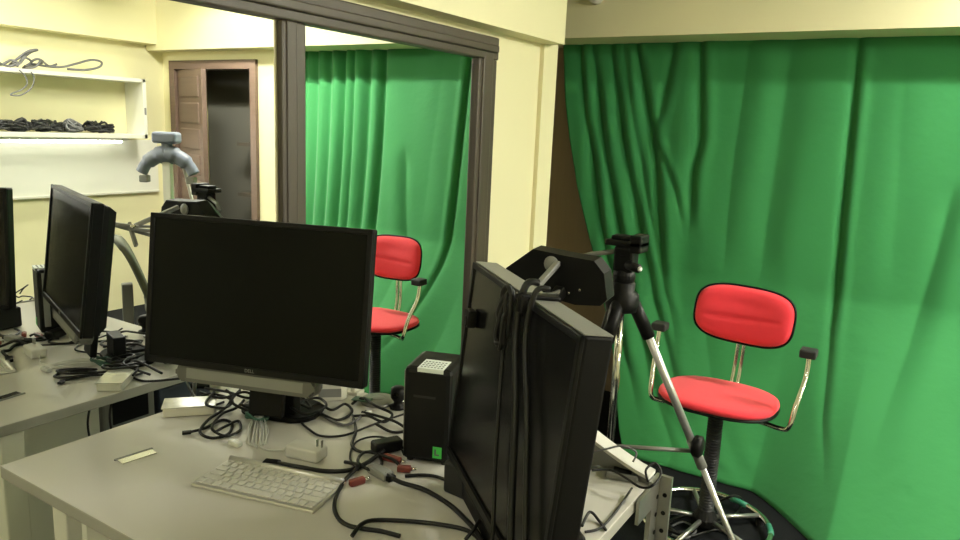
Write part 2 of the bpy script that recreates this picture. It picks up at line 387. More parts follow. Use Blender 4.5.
mB, mtb = monitor('monitor', (1.114, 1.023, 1.282), -.723, .099, .53, .405, 'black monitor turned edge-on at the right, cables hanging over its face', False, .043)
b = MB(); b.box(-.262, .262, .0, .043, .2028, .2045, mtx=mtb); o = b.build('top_edge', M['grey'], mB); o['label'] = 'grey top edge'  # thin grey strip laid over the top of the black housing
b = MB(); b.box(-.18, .18, .042, .062, -.14, .14, bev=.008, mtx=mtb); b.build('rear_housing', M['black'], mB)
b = MB(); b.box(-.05, .05, .05, .075, -.255, .02, bev=.005, mtx=mtb); b.build('stand_neck', M['black'], mB)
b = MB(); b.box(-.20, .06, -.01, .15, .001, .045, bev=.008); b.build('stand_base', M['black'], mB)
iB = (T(1.114, 1.023, DZ) @ R(-.723, 'Z')).inverted(); q_ = at(472, 494, z=DZ)
MB().box(-.05, .05, -.035, .045, .001, .07, bev=.006, mtx=iB @ T(*q_) @ R(-.1, 'Z')).build('stand_column', M['blackm'], mB)
b = MB(); b.lathe([(.012, 0), (.012, .018), (.010, .02)], n=16, mtx=mtb @ T(-.205, -.0035, .095) @ R(math.pi/2, 'X')); b.box(-.222, -.188, -.022, -.005, .085, .118, bev=.003, mtx=mtb); b.build('screen_clip', M['black'], mB)
b = MB(); b.box(-.26, .26, -.0085, -.005, -.2, -.186, bev=.001, mtx=mtb); b.build('lower_bezel', M['black'], mB)
# ================================================================== SMALL TOWER PC
pc = empty('mini_tower_computer', (.812, 1.222, DZ), .33, 'small black tower computer with a paper label on its top edge', 'computer')
MB().box(-.054, .054, 0, .135, .006, .222, bev=.012).build('case', M['black'], pc)
MB().box(-.056, -.050, .012, .03, .03, .21, bev=.001).build('side_trim', M['silver'], pc)
for x in (-.04, .04):
    for y in (.02, .115): MB().lathe([(.008, 0), (.008, .007)], c=(x, y, 0), n=10).build('foot', M['rubber'], pc)
b = MB(); b.box(-.022, .036, -.0012, .0, .214, .2225); b.box(-.022, .036, -.001, .062, .2218, .2232); lab = b.build('paper_label', M['label'], pc)
b = MB()
for r_ in range(4):
    for c_ in range(7): b.box(-.018+c_*.0075, -.0135+c_*.0075, .008+r_*.012, .012+r_*.012, .2232, .2236)
b.build('label_print', M['ink'], lab)
gl = MB().box(.018, .038, -.0012, .0, .02, .046).build('green_sticker', M['glabel'], pc)
MB().box(.022, .026, -.0018, -.001, .026, .041).box(.022, .033, -.0018, -.001, .026, .030).build('sticker_print', M['ink'], gl)
MB().box(-.03, .02, -.0006, .001, .155, .160).build('drive_slot', M['blackm'], pc)
# ================================================================== KEYBOARD
kb = empty('keyboard', (.495, .858, DZ), .243, 'slim aluminium keyboard with white keys lying on the desk', 'keyboard')
MB().box(0, .282, 0, .130, .0005, .007, bev=.002).build('keyboard_body', M['alu'], kb)
km = {}
def key(x, y, w_, d_):
    k = (round(w_, 4), round(d_, 4))
    if k not in km:
        o = MB().box(-w_/2, w_/2, -d_/2, d_/2, 0, .0028, bev=.0012).build('key', M['white'], kb); km[k] = o; o.location = (x, y, .0066)
    else:
        o = km[k].copy(); COL.objects.link(o); o.parent = kb; o.location = (x, y, .0066)
rows = [[1]*14, [1]*13+[1.5], [1.5]+[1]*13, [1.8]+[1]*11+[1.75], [2.3]+[1]*10+[2.3], [1, 1, 1, 1.25, 5.2, 1.25, 1, 1, 1, 1]]
y = .1195
for ri, rw in enumerate(rows):
    dd = .0105 if ri == 0 else .0165
    tot = sum(rw); u = .272/tot; x = .005
    y -= dd/2
    for k in rw:
        key(x+u*k/2, y, u*k-.0035, dd); x += u*k
    y -= dd/2+.0032
b = MB(); b.tube([(.004, .123, .009), (.278, .123, .009)], .007, 12); b.build('battery_tube', M['alu'], kb, True)
# ================================================================== RED CHAIR
ch = empty('swivel_chair', (.985, 3.16, 0), 0, 'red swivel chair with chrome arms in front of the green curtain', 'chair')
def superpad(w_, d_, t_, n=40, e=2.6, groove=0, dome=.35):
    """rounded cushion in XY, thickness along Z"""
    b = MB(); bm = b.bm; rings = []
    prof = [(0.0, 0), (.35, 0), (.7, 0), (.9, .02), (.97, .15), (1.0, .45), (.985, .75), (.94, .92), (.85, 1.0), (.65, 1.04), (.4, 1.06), (.2, 1.07), (0.0, 1.07)]
    for s_, h in prof[1:-1]:
        ring = []
        for k in range(n):
            a = 2*math.pi*k/n; c, s = math.cos(a), math.sin(a)
            x = abs(c)**(2/e)*math.copysign(1, c)*w_/2*s_; y = abs(s)**(2/e)*math.copysign(1, s)*d_/2*s_
            z = h*t_
            if h > .5 and groove: z -= groove*math.exp(-((y+d_*.02)/(.012))**2)*min(1, max(0, 1-abs(x)/(w_*.42))*3)
            ring.append(bm.verts.new((x, y, z)))
        rings.append(ring)
    for i in range(len(rings)-1):
        for k in range(n): bm.faces.new((rings[i][k], rings[i][(k+1) % n], rings[i+1][(k+1) % n], rings[i+1][k]))
    bm.faces.new(rings[0][::-1])
    cv = bm.verts.new((0, 0, 1.07*t_ - groove))
    for k in range(n): bm.faces.new((rings[-1][k], rings[-1][(k+1) % n], cv))
    return b
def gridpad(w_, h_, t_, e=3.2, groove=.012, curve=.03, nx=44, ny=30):
    """upholstered backrest, front toward -Y, with a horizontal seam; curved about Z"""
    bm = bmesh.new(); F = []; 
    for j in range(ny+1):
        row = []
        for i in range(nx+1):
            u, v = -1+2*i/nx, -1+2*j/ny
            # square -> superellipse
            r = max(abs(u), abs(v)); 
            if r > 1e-6:
                L = (abs(u)**e+abs(v)**e)**(1/e); k = r/L
            else: k = 1
            x, z = u*k*w_/2, v*k*h_/2
            edge = max(0, 1-r**7)**.5
            y = -t_*edge*(.75+.25*(1-r*r)) + curve*(-(x/(w_/2))**2) 
            g_ = math.exp(-((z+.016-.012*(x/(w_/2)))/.009)**2)*max(0, 1-(abs(x)/(w_*.40))**4)
            y += groove*g_ + .35*groove*math.exp(-((z-.05)/.03)**2)*max(0, 1-(abs(x)/(w_*.42))**2)
            row.append(bm.verts.new((x, y, z)))
        F.append(row)
    for j in range(ny):
        for i in range(nx): bm.faces.new((F[j][i], F[j][i+1], F[j+1][i+1], F[j+1][i]))
    me = bpy.data.meshes.new('p'); bm.to_mesh(me); bm.free(); return me
b = superpad(.50, .42, .036, e=2.6); o = b.build('seat', M['red'], ch, True); o.location = (.0, -.005, .618); o.rotation_euler.z = 0
b = superpad(.505, .425, .018, e=2.6); o2 = b.build('seat_shell', M['black'], ch, True); o2.location = (.0, -.005, .608)
bk = MB(); bk.bm.free(); bk.bm = bmesh.new(); mp = gridpad(.425, .25, .045); bk.bm.from_mesh(mp); bpy.data.meshes.remove(mp)
bo = bk.build('backrest', M['red'], ch, True); bo.location = (.03, .20, .969); bo.rotation_euler = (-.16, .035, 0)
bk = MB(); bk.bm.free(); bk.bm = bmesh.new(); mp = gridpad(.436, .262, -.022, groove=0); bk.bm.from_mesh(mp); bpy.data.meshes.remove(mp)
o = bk.build('backrest_shell', M['black'], ch, True); o.location = (.03, .198, .969); o.rotation_euler = (-.16, .035, 0)
m2 = o.modifiers.new('s', 'SOLIDIFY'); m2.thickness = .008; m2.offset = 0
b = MB()
path = spline([(.025, .24, .93), (.022, .235, .80), (.018, .225, .68), (.015, .18, .60), (.01, .05, .583)], 6)
for i in range(len(path)-1):
    pass
b.tube([p+Vector((-.013, 0, 0)) for p in path], .009, 10); b.tube([p+Vector((.013, 0, 0)) for p in path], .009, 10)
b.build('backrest_post', M['chrome'], ch, True)
for s in (-1, 1):
    pts = spline([(s*.10, -.02, .578), (s*.20, -.03, .574), (s*.275, -.06, .578), (s*.312, -.09, .605), (s*.325, -.06, .70), (s*.338, .0, .80), (s*.338, .02, .885)], 7)
    if s < 0: pts = [Vector((p.x*.87, p.y, p.z)) for p in pts]
    t_ = MB().tube(pts, .0105, 12).build('arm_tube', M['chrome'], ch, True)
    xx = .335 if s > 0 else -.292
    MB().box(xx-.032, xx+.032, -.02, .05, .880, .915, bev=.007, seg=3).build('arm_pad', M['rubber'], ch)
b = MB(); prof = [(.03, .06)]
zz = .10
while zz < .56: prof += [(.034, zz), (.026, zz+.006), (.034, zz+.012)]; zz += .0135
prof += [(.05, .575), (.05, .588)]
b.lathe(prof, n=24); b.build('column_bellows', M['rubber'], ch)
b = MB(); b.lathe([(.055, .03), (.055, .06), (.035, .1)], n=20); b.build('base_hub', M['black'], ch)
b = MB(); b.tube([(.28*math.cos(a*math.pi/32), .28*math.sin(a*math.pi/32), .045) for a in range(64)], .0135, 10, cyc=True); b.build('base_ring', M['chrome'], ch, True)
for k in range(5):
    a = math.radians(-28+72*k)
    MB().tube([(.04*math.cos(a), .04*math.sin(a), .055), (.275*math.cos(a), .275*math.sin(a), .045)], .011, 8).build('base_spoke', M['steel'], ch, True)
for k in range(5):
    a = math.radians(-28+72*k); MB().lathe([(.02, 0), (.02, .032)], c=(.28*math.cos(a), .28*math.sin(a), 0), n=12).build('foot', M['rubber'], ch)
for k in range(3):
    a0 = [62, 8, 150][k]
    MB().tube([(.28*math.cos(math.radians(a0+i*6)), .28*math.sin(math.radians(a0+i*6)), .045) for i in range(4)], .0140, 10).build('ring_tape', M['teal'], ch, True)
# ================================================================== TRIPOD
tx, ty = .94, 2.00
tp = empty('camera_tripod', (tx, ty, 0), 0, 'chrome and black camera tripod standing behind the desk', 'tripod')
ap = at(622, 300, y=ty); tp.location.x = ap.x; tx = ap.x; az = ap.z
foot1 = at(722, 532, y=2.22)
# legs: direction from apex through image features, feet on the floor
def leg_to(P):     # extend apex->P to floor
    A = Vector((tx, ty, az-.03)); d_ = P-A; return A + d_*((A.z-.01)/(A.z-P.z))
f1 = leg_to(at(720, 528, y=2.16)); f2 = leg_to(at(596, 400, y=1.86)); 
c3 = Vector((2*tx, 2*ty, 0)) - Vector((0, 0, 0)); f3 = leg_to(at(593, 326, y=2.10)); f3 = Vector((tx-.36, ty+.30, .01))
L = Vector((-tx, -ty, 0))
for f in (f1, f2, f3):
    dirv = Vector((f.x-tx, f.y-ty, 0)).normalized()
    A = Vector((0, 0, az-.02)) + dirv*.045; B = f + L; mid = A.lerp(B, .37); low = A.lerp(B, .78)
    lg = MB().tube([A, mid], .0125, 12).build('leg', M['alu'], tp, True)
    MB().tube([A.lerp(B, .32), mid+(B-A)*.02], .0155, 12).build('leg_clamp', M['grey'], lg, True)
    MB().tube([mid, low], .0095, 12).build('lower_leg', M['alu'], lg, True)
    MB().tube([low, B], .0075, 10).build('lowest_leg', M['steel'], lg, True)
    MB().tube([A+Vector((0, 0, .03))-dirv*.02, A.lerp(B, .07)], .02, 12).build('leg_socket', M['black'], lg, True)
    MB().tube([B+Vector((0, 0, .03)), B+Vector((0, 0, -.008))], [.011, .014], 10).build('rubber_foot', M['rubber'], lg, True)
    zs = at(668, 453, y=2.05).z
    q = A.lerp(B, (A.z-zs)/(A.z-B.z))
    MB().tube([Vector((0, 0, zs-.005)), q], .007, 8).build('spreader_arm', M['silver'], tp, True)
MB().tube([(0, 0, zs-.06), (0, 0, az+.02)], .0115, 12).build('center_column', M['chrome'], tp, True)
q = (Vector((0, 0, az-.02)) + Vector((f1.x-tx, f1.y-ty, 0)).normalized()*.045).lerp(f1+L, .335)
MB().lathe([(.026, -.014), (.033, -.008), (.033, .010), (.024, .016)], n=18, mtx=T(*(q+Vector((.012, .0, .0)))) @ R(math.pi/2, 'Y')).build('leg_knob', M['black'], tp, True)
MB().lathe([(.03, -.035), (.046, -.03), (.05, -.005), (.048, .02), (.034, .03), (.036, .052), (.03, .057)], c=(0, 0, az), n=24).build('shoulder', M['black'], tp, True)
hz = az+.057
b = MB(); b.lathe([(.030, 0), (.033, .01), (.033, .02), (.027, .035), (.026, .075), (.03, .08)], c=(0, 0, hz), n=20)
b.box(-.028, .032, -.028, .028, hz+.03, hz+.105, bev=.008); b.build('head', M['black'], tp)
b = MB(); b.box(-.055, .055, -.035, .035, hz+.105, hz+.122, bev=.004); b.box(.02, .055, -.035, .035, hz+.09, hz+.14, bev=.004); b.box(-.04, .03, -.022, .022, hz+.122, hz+.134, bev=.003)
b.build('camera_plate', M['black'], tp)
b = MB(); b.tube([(-.03, -.01, hz+.085), (-.10, -.03, hz+.07), (-.15, -.05, hz+.045)], .007, 10); b.build('pan_handle', M['silver'], tp, True)
b = MB(); b.tube([(.02, -.03, hz+.055), (.06, -.05, hz+.052)], .013, 12); b.build('tilt_knob', M['black'], tp, True)
b = MB(); b.lathe([(.006, 0), (.008, .004), (.005, .008)], n=12, mtx=T(.062, -.052, hz+.052) @ R(math.pi/2, 'Y') @ R(.5, 'X')); b.build('screw_cap', M['white'], tp, True)
# ================================================================== CLAMP LAMP
la = empty('jointed_lamp', (0, 0, 0), 0, 'black hooded lamp with grey jointed arms rising behind the right monitor', 'lamp')
b = MB()
# bent-sheet hood with chamfered ends, drawn by its outline then given depth
Yh = 1.80
out = [(503, 287), (506, 268), (533, 249), (566, 256), (594, 261), (604, 274), (607, 300), (600, 306), (575, 305), (545, 296), (520, 291)]
P3 = [at(x, y, y=Yh) for x, y in out]
n = len(P3); fr = [b.bm.verts.new(p) for p in P3]; cxy = sum((p for p in P3), Vector())/n
mid_ = [b.bm.verts.new(Vector((p.x, p.y+.05, p.z+.005))) for p in P3]; bk_ = [b.bm.verts.new(Vector((cxy.x+(p.x-cxy.x)*.85, p.y+.085, cxy.z+(p.z-cxy.z)*.8))) for p in P3]
b.bm.faces.new(fr); b.bm.faces.new(bk_[::-1])
for A_, B_ in ((fr, mid_), (mid_, bk_)):
    for i in range(n): b.bm.faces.new((A_[i], A_[(i+1) % n], B_[(i+1) % n], B_[i]))
b.build('hood', M['black'], la)
b = MB(); b.lathe([(.003, 0), (.020, 0), (.023, .004), (.020, .009), (.003, .009)], n=20, mtx=T(*at(552, 264, y=Yh-.002)) @ R(math.pi/2, 'X')); b.build('hood_socket', M['grey'], la, True)
for x, y in ((569, 293), (548, 303), (558, 300), (580, 290)):
    b = MB(); b.lathe([(.004, 0), (.004, .004), (.002, .006)], n=10, mtx=T(*at(x, y, y=Yh)) @ R(math.pi/2, 'X')); b.build('rivet', M['chrome'], la)
B_top = lambda u, yy=.02, dz=0: mB_world @ Vector((u, yy, .2045+dz))
bpy.context.view_layer.update()
mB_world = T(1.114, 1.023, DZ) @ R(-.723, 'Z') @ mtb
def bar(p, q, w_, h_, name, m, parent):
    p, q = Vector(p), Vector(q); d_ = q-p; Lg = d_.length; rot = d_.to_track_quat('X', 'Z').to_matrix().to_4x4()
    return MB().box(0, Lg, -w_/2, w_/2, -h_/2, h_/2, bev=.003, mtx=T(*p) @ rot).build(name, m, parent)
j0 = at(524, 301, y=1.58); j1 = at(558, 263, y=1.785); j2 = at(551, 303, y=1.55); j3 = at(503, 292, y=1.58)
bar(j0, j1, .016, .016, 'upper_arm', M['silver'], la)
bar(j3, j2, .012, .012, 'cross_bar', M['grey'], la)
bar(at(522, 324, y=1.6), at(545, 296, y=1.61), .012, .02, 'lower_arm', M['silver'], la)
bar(at(537, 300, y=1.6), at(560, 291, y=1.785), .010, .010, 'lower_arm', M['silver'], la)
for q_ in (at(503, 292, y=1.57), at(557, 296, y=1.785)):
    MB().lathe([(.007, 0), (.007, .012), (.004, .016)], n=12, mtx=T(*q_) @ R(math.pi/2, 'X')).build('wing_bolt', M['chrome'], la, True)
q_ = at(548, 300, y=1.74)
MB().tube([(q_.x, 1.74, .02), (q_.x, 1.74, q_.z+.02)], .012, 12).build('stand_pole', M['grey'], la, True)
bar((q_.x, 1.74, q_.z-.02), (q_.x+.01, 1.80, q_.z+.02), .03, .03, 'pole_joint', M['black'], la)
bar((q_.x, 1.735, q_.z-.03), j2, .014, .014, 'lower_arm', M['grey'], la)
bar((q_.x, 1.735, q_.z+.0), j0, .014, .014, 'lower_arm', M['grey'], la)
MB().lathe([(.12, 0), (.12, .012), (.03, .025)], c=(q_.x, 1.74, 0), n=28).build('stand_foot', M['black'], la)
b = MB(); b.box(.045, .070, -.02, .046, .2047, .212, bev=.003); b.box(.045, .070, -.02, -.009, .18, .208, bev=.003)
for v in b.bm.verts: v.co = mB_world @ v.co
o = b.build('cable_clip', M['black']); tag(o, 'small black cable clip on the top edge of the right monitor', 'clip')
# hanging cables over monitor B's face: coil at the top and long runs down
def cable(name, pts, r, m, label, cat='cable', k=8, n=8, group=None, plugs=None, cyc=False):
    pp = spline(pts, k, cyc); xs = sum(p.x for p in pp)/len(pp)
    o_ = Vector(pp[0]); b_ = MB().tube([p-o_ for p in pp], r, n, cyc=cyc)
    ob = b_.build(name, m, None, True); ob.location = o_
    tag(ob, label, cat, group)
    for (pos, dirv, sz, pm) in (plugs or []):
        d_ = Vector(dirv).normalized(); rot = d_.to_track_quat('X', 'Z').to_matrix().to_4x4()
        q_ = Vector(pos)-o_
        MB().box(0, sz[0], -sz[1]/2, sz[1]/2, -sz[2]/2, sz[2]/2, bev=min(sz)*.2, mtx=T(*q_) @ rot).build('plug', pm, ob)
    return ob
BF = lambda u, v, o_=-.016: mB_world @ Vector((u, o_, v))      # point near B's front face
def coil(c0, ru, rv, turns, jit):
    pts = []
    for i in range(int(turns*8)):
        a = i/8*2*math.pi; s_ = random.uniform(-jit, jit)
        pts.append((c0[0]+(ru+s_)*math.cos(a), c0[1]+(rv+s_)*math.sin(a)))
    return pts
cs = coil((.03, .165), .016, .05, 4, .006)
pts = [BF(u, v, -.024-.003*(i % 5)) for i, (u, v) in enumerate(cs)] + [BF(.01, .10), BF(.028, .02), BF(.052, -.08), BF(.08, -.16), BF(.10, -.24)]
cable('hanging_cable', pts, .0035, M['cable'], 'looped black cable hanging furthest left over the right monitor', group=None)
for u0, u1, rr, lab in ((.055, .185, .006, 'thick black cable hanging straight down the middle of the right monitor'), (.10, .255, .0045, 'black cable hanging furthest right over the right monitor')):
    cable('hanging_cable', [BF(u0, .23, .01), BF(u0, .222, -.012), BF(u0, .15), BF(u0*.65+u1*.35, .04), BF(u0*.3+u1*.7, -.1), BF(u1, -.21), BF(u1+.005, -.25)], rr, M['cable'], lab)
# ================================================================== DESK CLUTTER
def dp(px, py, h=0): p = at(px, py, z=DZ+h); return Vector((p.x, p.y, DZ+h))
def dcable(name, pix, r, m, label, hs=None, **kw):
    pts = []
    for i, q_ in enumerate(pix):
        h = r+.0008 + (q_[2] if len(q_) > 2 else 0)
        pts.append(dp(q_[0], q_[1], h))
    return cable(name, pts, r, m, label, **kw)
dcable('power_cable', [(345, 462), (358, 466, .01), (345, 480), (335, 500), (337, 516), (350, 526), (380, 531), (400, 536)], .0042, M['cable'], 'thick black cable curling at the front of the desk')
dcable('power_cable', [(352, 536, .003), (362, 524, .009), (378, 520), (420, 522), (455, 527), (472, 533), (484, 545)], .0042, M['cable'], 'black cable running along the desk front towards the right monitor')
dcable('power_cable', [(385, 474, .008), (400, 482, .004), (425, 490), (450, 505), (468, 522, .009), (478, 534, .009), (484, 545, .009)], .0048, M['cable'], 'thick black cable arching from red connectors to the right monitor')
dcable('signal_cable', [(465, 540, .003), (474, 529, .018), (482, 516, .02)], .0035, M['cable'], 'short black cable end poking up beside the right monitor')
dcable('power_cable', [(405, 476), (420, 475), (434, 476), (446, 480)], .0035, M['cable'], 'short black cable under the small tower computer')
dcable('signal_cable', [(278, 463, .01), (300, 467, .012), (325, 471), (350, 470), (368, 462), (384, 450, .01)], .0048, M['cable'], 'thick black video cable lying across the keyboard', plugs=[((*dp(264, 462, .012),), (dp(281, 464, .012)-dp(264, 462, .012)), (.035, .02, .011), M['black'])])
dcable('signal_cable', [(352, 415, .004), (356, 430), (352, 445), (362, 452), (378, 450, .003)], .0038, M['cable'], 'black cable looping beside the power brick')
dcable('power_cable', [(300, 405), (300, 420), (310, 430), (322, 436), (345, 435), (372, 425, .004), (392, 418, .006), (404, 414, .01)], .0028, M['cable'], 'thin black cable hanging from under the large monitor to the right')
dcable('signal_cable', [(358, 470), (350, 458), (355, 443), (370, 437, .006), (386, 438, .012), (398, 444, .012), (404, 455)], .0024, M['cable'], 'thin black cable ring around the power brick')
dcable('signal_cable', [(318, 412), (330, 420), (345, 425), (357, 420, .004), (366, 411, .008)], .0035, M['cableg'], 'grey cable with white plug behind the keyboard', plugs=[((*dp(362, 416, .01),), (dp(376, 408, .01)-dp(362, 416, .01)), (.035, .011, .009), M['white'])])
dcable('usb_cable', [(190, 432, .004), (205, 428), (222, 420), (232, 424), (228, 434), (212, 438), (200, 432, .005), (208, 420, .006), (220, 412), (228, 405, .006), (232, 396, .02), (226, 390, .03)], .0036, M['cable'], 'black coiled cable with a plug left of the white cable bundle', plugs=[((*dp(182, 433, .006),), (dp(191, 432, .006)-dp(182, 433, .006)), (.02, .012, .007), M['black'])])
dcable('usb_cable', [(215, 432, .009), (226, 426, .008), (238, 421), (240, 430), (226, 436, .005), (212, 428, .008), (222, 414, .006), (236, 408, .012), (244, 400, .02)], .0034, M['cable'], 'second black coiled cable close under the speaker bar')
dcable('signal_cable', [(186, 370, .03), (188, 385, .015), (198, 400), (212, 405), (224, 402)], .0034, M['cable'], 'black cable dropping behind the left edge of the large monitor')
# bundle of white twisted wire with green wrap
bn = empty('wire_bundle', dp(258, 436), 0, 'bundle of thin white wires bound with a green cable', 'cable bundle')
for k in range(9):
    a = dp(246+k*2.5, 448-abs(k-4)*1.2)-dp(258, 436); c = dp(255+k*1.0, 420)-dp(258, 436)
    pts = [a+Vector((0, 0, .003)), (a+c)*.5+Vector((random.uniform(-.012, .012), 0, .012+.002*(k % 3))), c+Vector((0, 0, .01)), (a+c)*.5+Vector((random.uniform(-.016, .016), .006, .006)), a+Vector((.006, -.003, .003))]
    MB().tube(spline(pts, 6), .0016, 6).build('wire_strand', M['cablew'], bn, True)
for k in range(3):
    c = dp(257, 421)-dp(258, 436)+Vector((0, 0, .012+.004*k))
    MB().tube([c+Vector((.034*math.cos(i*math.pi/9)+.003*k, .019*math.sin(i*math.pi/9)-.002*k, .004*math.sin(i+k))) for i in range(18)], .0033, 8, cyc=True).build('green_coil', M['cablegr'], bn, True)
MB().box(-.02, .015, -.008, .008, .001, .012, bev=.003, mtx=T(*(dp(236, 446)-dp(258, 436)))).build('wire_plug', M['clear'], bn)
# white power adapter with prongs
wa = empty('power_adapter', dp(306, 457), .2, 'white power adapter lying behind the keyboard', 'adapter')
MB().box(-.042, .042, -.022, .022, .0008, .028, bev=.005, seg=3).build('adapter_body', M['white'], wa)
for dx in (-.006, .006): MB().box(.030+dx, .032+dx, .004, .010, .028, .044).build('prong', M['steel'], wa)
MB().tube(spline([(-.042, 0, .012), (-.07, -.006, .004), (-.10, -.012, .003), (-.13, .0, .003)], 6), .002, 8).build('lead', M['cablew'], wa, True)
# power brick
pb = empty('power_brick', dp(387, 452), 1.1, 'black power brick beside the small tower computer', 'adapter')
MB().box(-.035, .035, -.018, .018, .004, .03, bev=.006, seg=3).build('brick_body', M['black'], pb)
# red and dark connectors
for (px, py, a, ln, col, lab) in ((392, 462, .1, .045, 'dred', 'red audio connector lying against the tower computer'), (404, 472, .5, .03, 'dred', 'short red plug by the tower computer front'), (357, 485, 1.2, .034, 'dred', 'red plug at the right end of the keyboard')):
    e = empty('cable_connector', dp(px, py), a, lab, 'connector', 'red connectors')
    MB().box(-ln/2, ln/2, -.007, .007, .001, .015, bev=.003).build('connector_body', M[col], e)
    MB().tube([(ln/2, 0, .008), (ln/2+.012, 0, .008)], .004, 10).build('connector_tip', M['chrome'], e, True)
e = empty('cable_adapter', dp(380, 476), -.2, 'dark grey cable adapter in front of the power brick', 'adapter')
MB().box(-.03, .03, -.014, .014, .0008, .018, bev=.004).build('adapter_body', M['grey'], e); MB().box(.03, .042, -.01, .01, .003, .015, bev=.002).build('adapter_socket', M['black'], e)
# clear-wrapped white box
wb_ = empty('wrapped_box', dp(190, 412), -.35+1.2, 'white flat box in clear plastic wrap at the desk edge', 'box')
MB().box(-.06, .06, -.032, .032, .0008, .024, bev=.004, seg=2).build('carton', M['cream'], wb_)
MB().box(-.063, .063, -.035, .035, .0242, .0275, bev=.0012).build('plastic_wrap', M['clear'], wb_)
# beige box and slim upright router, saucer
e = empty('adapter_box', dp(330, 398), .75, 'cream plastic box right of the large monitor', 'box')
MB().prism([(-.04, -.025), (.03, -.025), (.045, -.008), (.045, .03), (-.04, .03)], .05, bev=.003, mtx=T(0, 0, .0008)).build('box_body', M['cream'], e)
MB().box(-.03, .03, -.0262, -.0245, .012, .035).build('box_panel', M['grey'], e)
e = empty('router', (.40, 1.455, DZ), .2, 'slim white upright router at the rear desk edge', 'router')
MB().box(-.008, .008, -.015, .015, .008, .115, bev=.003).build('router_body', M['white'], e); MB().box(-.018, .018, -.02, .02, .0008, .01, bev=.002).build('router_foot', M['cream'], e)
e = empty('dock_puck', dp(378, 402), 0, 'grey round docking puck near the rear desk edge', 'dock')
MB().lathe([(.046, .0008), (.048, .006), (.044, .010), (.02, .012)], n=32).build('puck_body', M['silver'], e, True); MB().lathe([(.018, .012), (.016, .0135)], n=24).build('puck_button', M['grey'], e, True)
e = empty('web_camera', dp(398, 408), .4, 'black round web camera beside the tower computer', 'camera')
MB().lathe([(.022, .0008), (.024, .006), (.012, .012), (.012, .02), (.02, .03), (.02, .055), (.012, .06)], n=20).build('camera_body', M['black'], e, True); MB().lathe([(.008, 0), (.008, .003)], n=16, mtx=T(0, -.0195, .042) @ R(math.pi/2, 'X')).build('lens', M['gloss'], e, True)
# clutter beneath monitor A (cable knots and small hubs)
hub = empty('usb_hub', dp(262, 396), .25, 'black hub box in the dark below the large monitor', 'hub')
MB().box(-.05, .05, -.02, .02, .0155, .042, bev=.004).build('hub_body', M['black'], hub)
for i in range(4): MB().box(-.04+i*.022, -.026+i*.022, -.0212, -.0195, .024, .033).build('port', M['steel'], hub)
for i in range(4): MB().lathe([(.003, 0), (.003, .001)], n=8, mtx=T(-.033+i*.022, -.0202, .038) @ R(math.pi/2, 'X')).build('hub_light', M['white'], hub)
cl = [('left of', [(200, 392), (222, 398, .012), (245, 392, .02), (262, 402, .006), (250, 410), (232, 402, .01), (240, 390, .02)], 'tangled black cable left below the speaker bar'),
      ('mid', [(250, 404), (272, 408, .004), (292, 402, .01), (310, 408), (300, 396, .012), (280, 392, .012), (268, 402, .012)], 'tangled black cable in the middle below the speaker bar'),
      ('right', [(305, 412, .004), (318, 404, .012), (332, 410, .004), (345, 404, .006), (352, 412), (338, 420), (322, 414, .006)], 'tangled black cable right of the cream box'),
      ('far', [(352, 404), (362, 398, .008), (376, 406, .014), (392, 414, .006), (384, 422), (368, 416, .01), (352, 416)], 'tangled dark cable heap around the grey puck'),
      ('far2', [(362, 412, .01), (378, 416, .012), (396, 422, .006), (406, 430), (392, 432), (376, 424, .008)], 'black cable heap against the left side of the tower computer')]
cl += [('left of', [(205, 388), (228, 392, .01), (250, 398, .004), (270, 390, .012), (288, 398), (262, 410), (240, 404, .01)], 'black cable knot behind the monitor stand on the left'),
       ('mid', [(285, 410), (300, 402, .01), (318, 398, .004), (326, 406, .008), (308, 414), (292, 408, .012), (282, 398, .01)], 'black cable knot at the right side of the monitor stand'),
       ('left of', [(196, 398), (212, 394, .008), (232, 400), (224, 408, .006), (206, 404, .01), (214, 392, .012)], 'small black cable knot under the left end of the speaker bar'),
       ('low', [(372, 446, .004), (382, 462), (372, 470, .006), (358, 462, .01), (366, 452, .006), (390, 458, .01), (400, 466)], 'black cable knot between power brick and red connectors')]
for kk_, px, lab in cl: dcable('cable_tangle', [(q_[0], q_[1], (q_[2] if len(q_) > 2 else 0) + (.017 if kk_ in ('left of', 'mid') else 0)) for q_ in px], .0036, M['cable'], lab)
e = empty('circuit_board', dp(362, 404), .3, 'small green circuit board by the grey puck', 'circuit board')
MB().box(-.025, .025, -.014, .014, .012, .0145).build('board', M['pcb'], e); MB().box(-.006, .008, -.006, .006, .0145, .018).build('chip', M['black'], e)
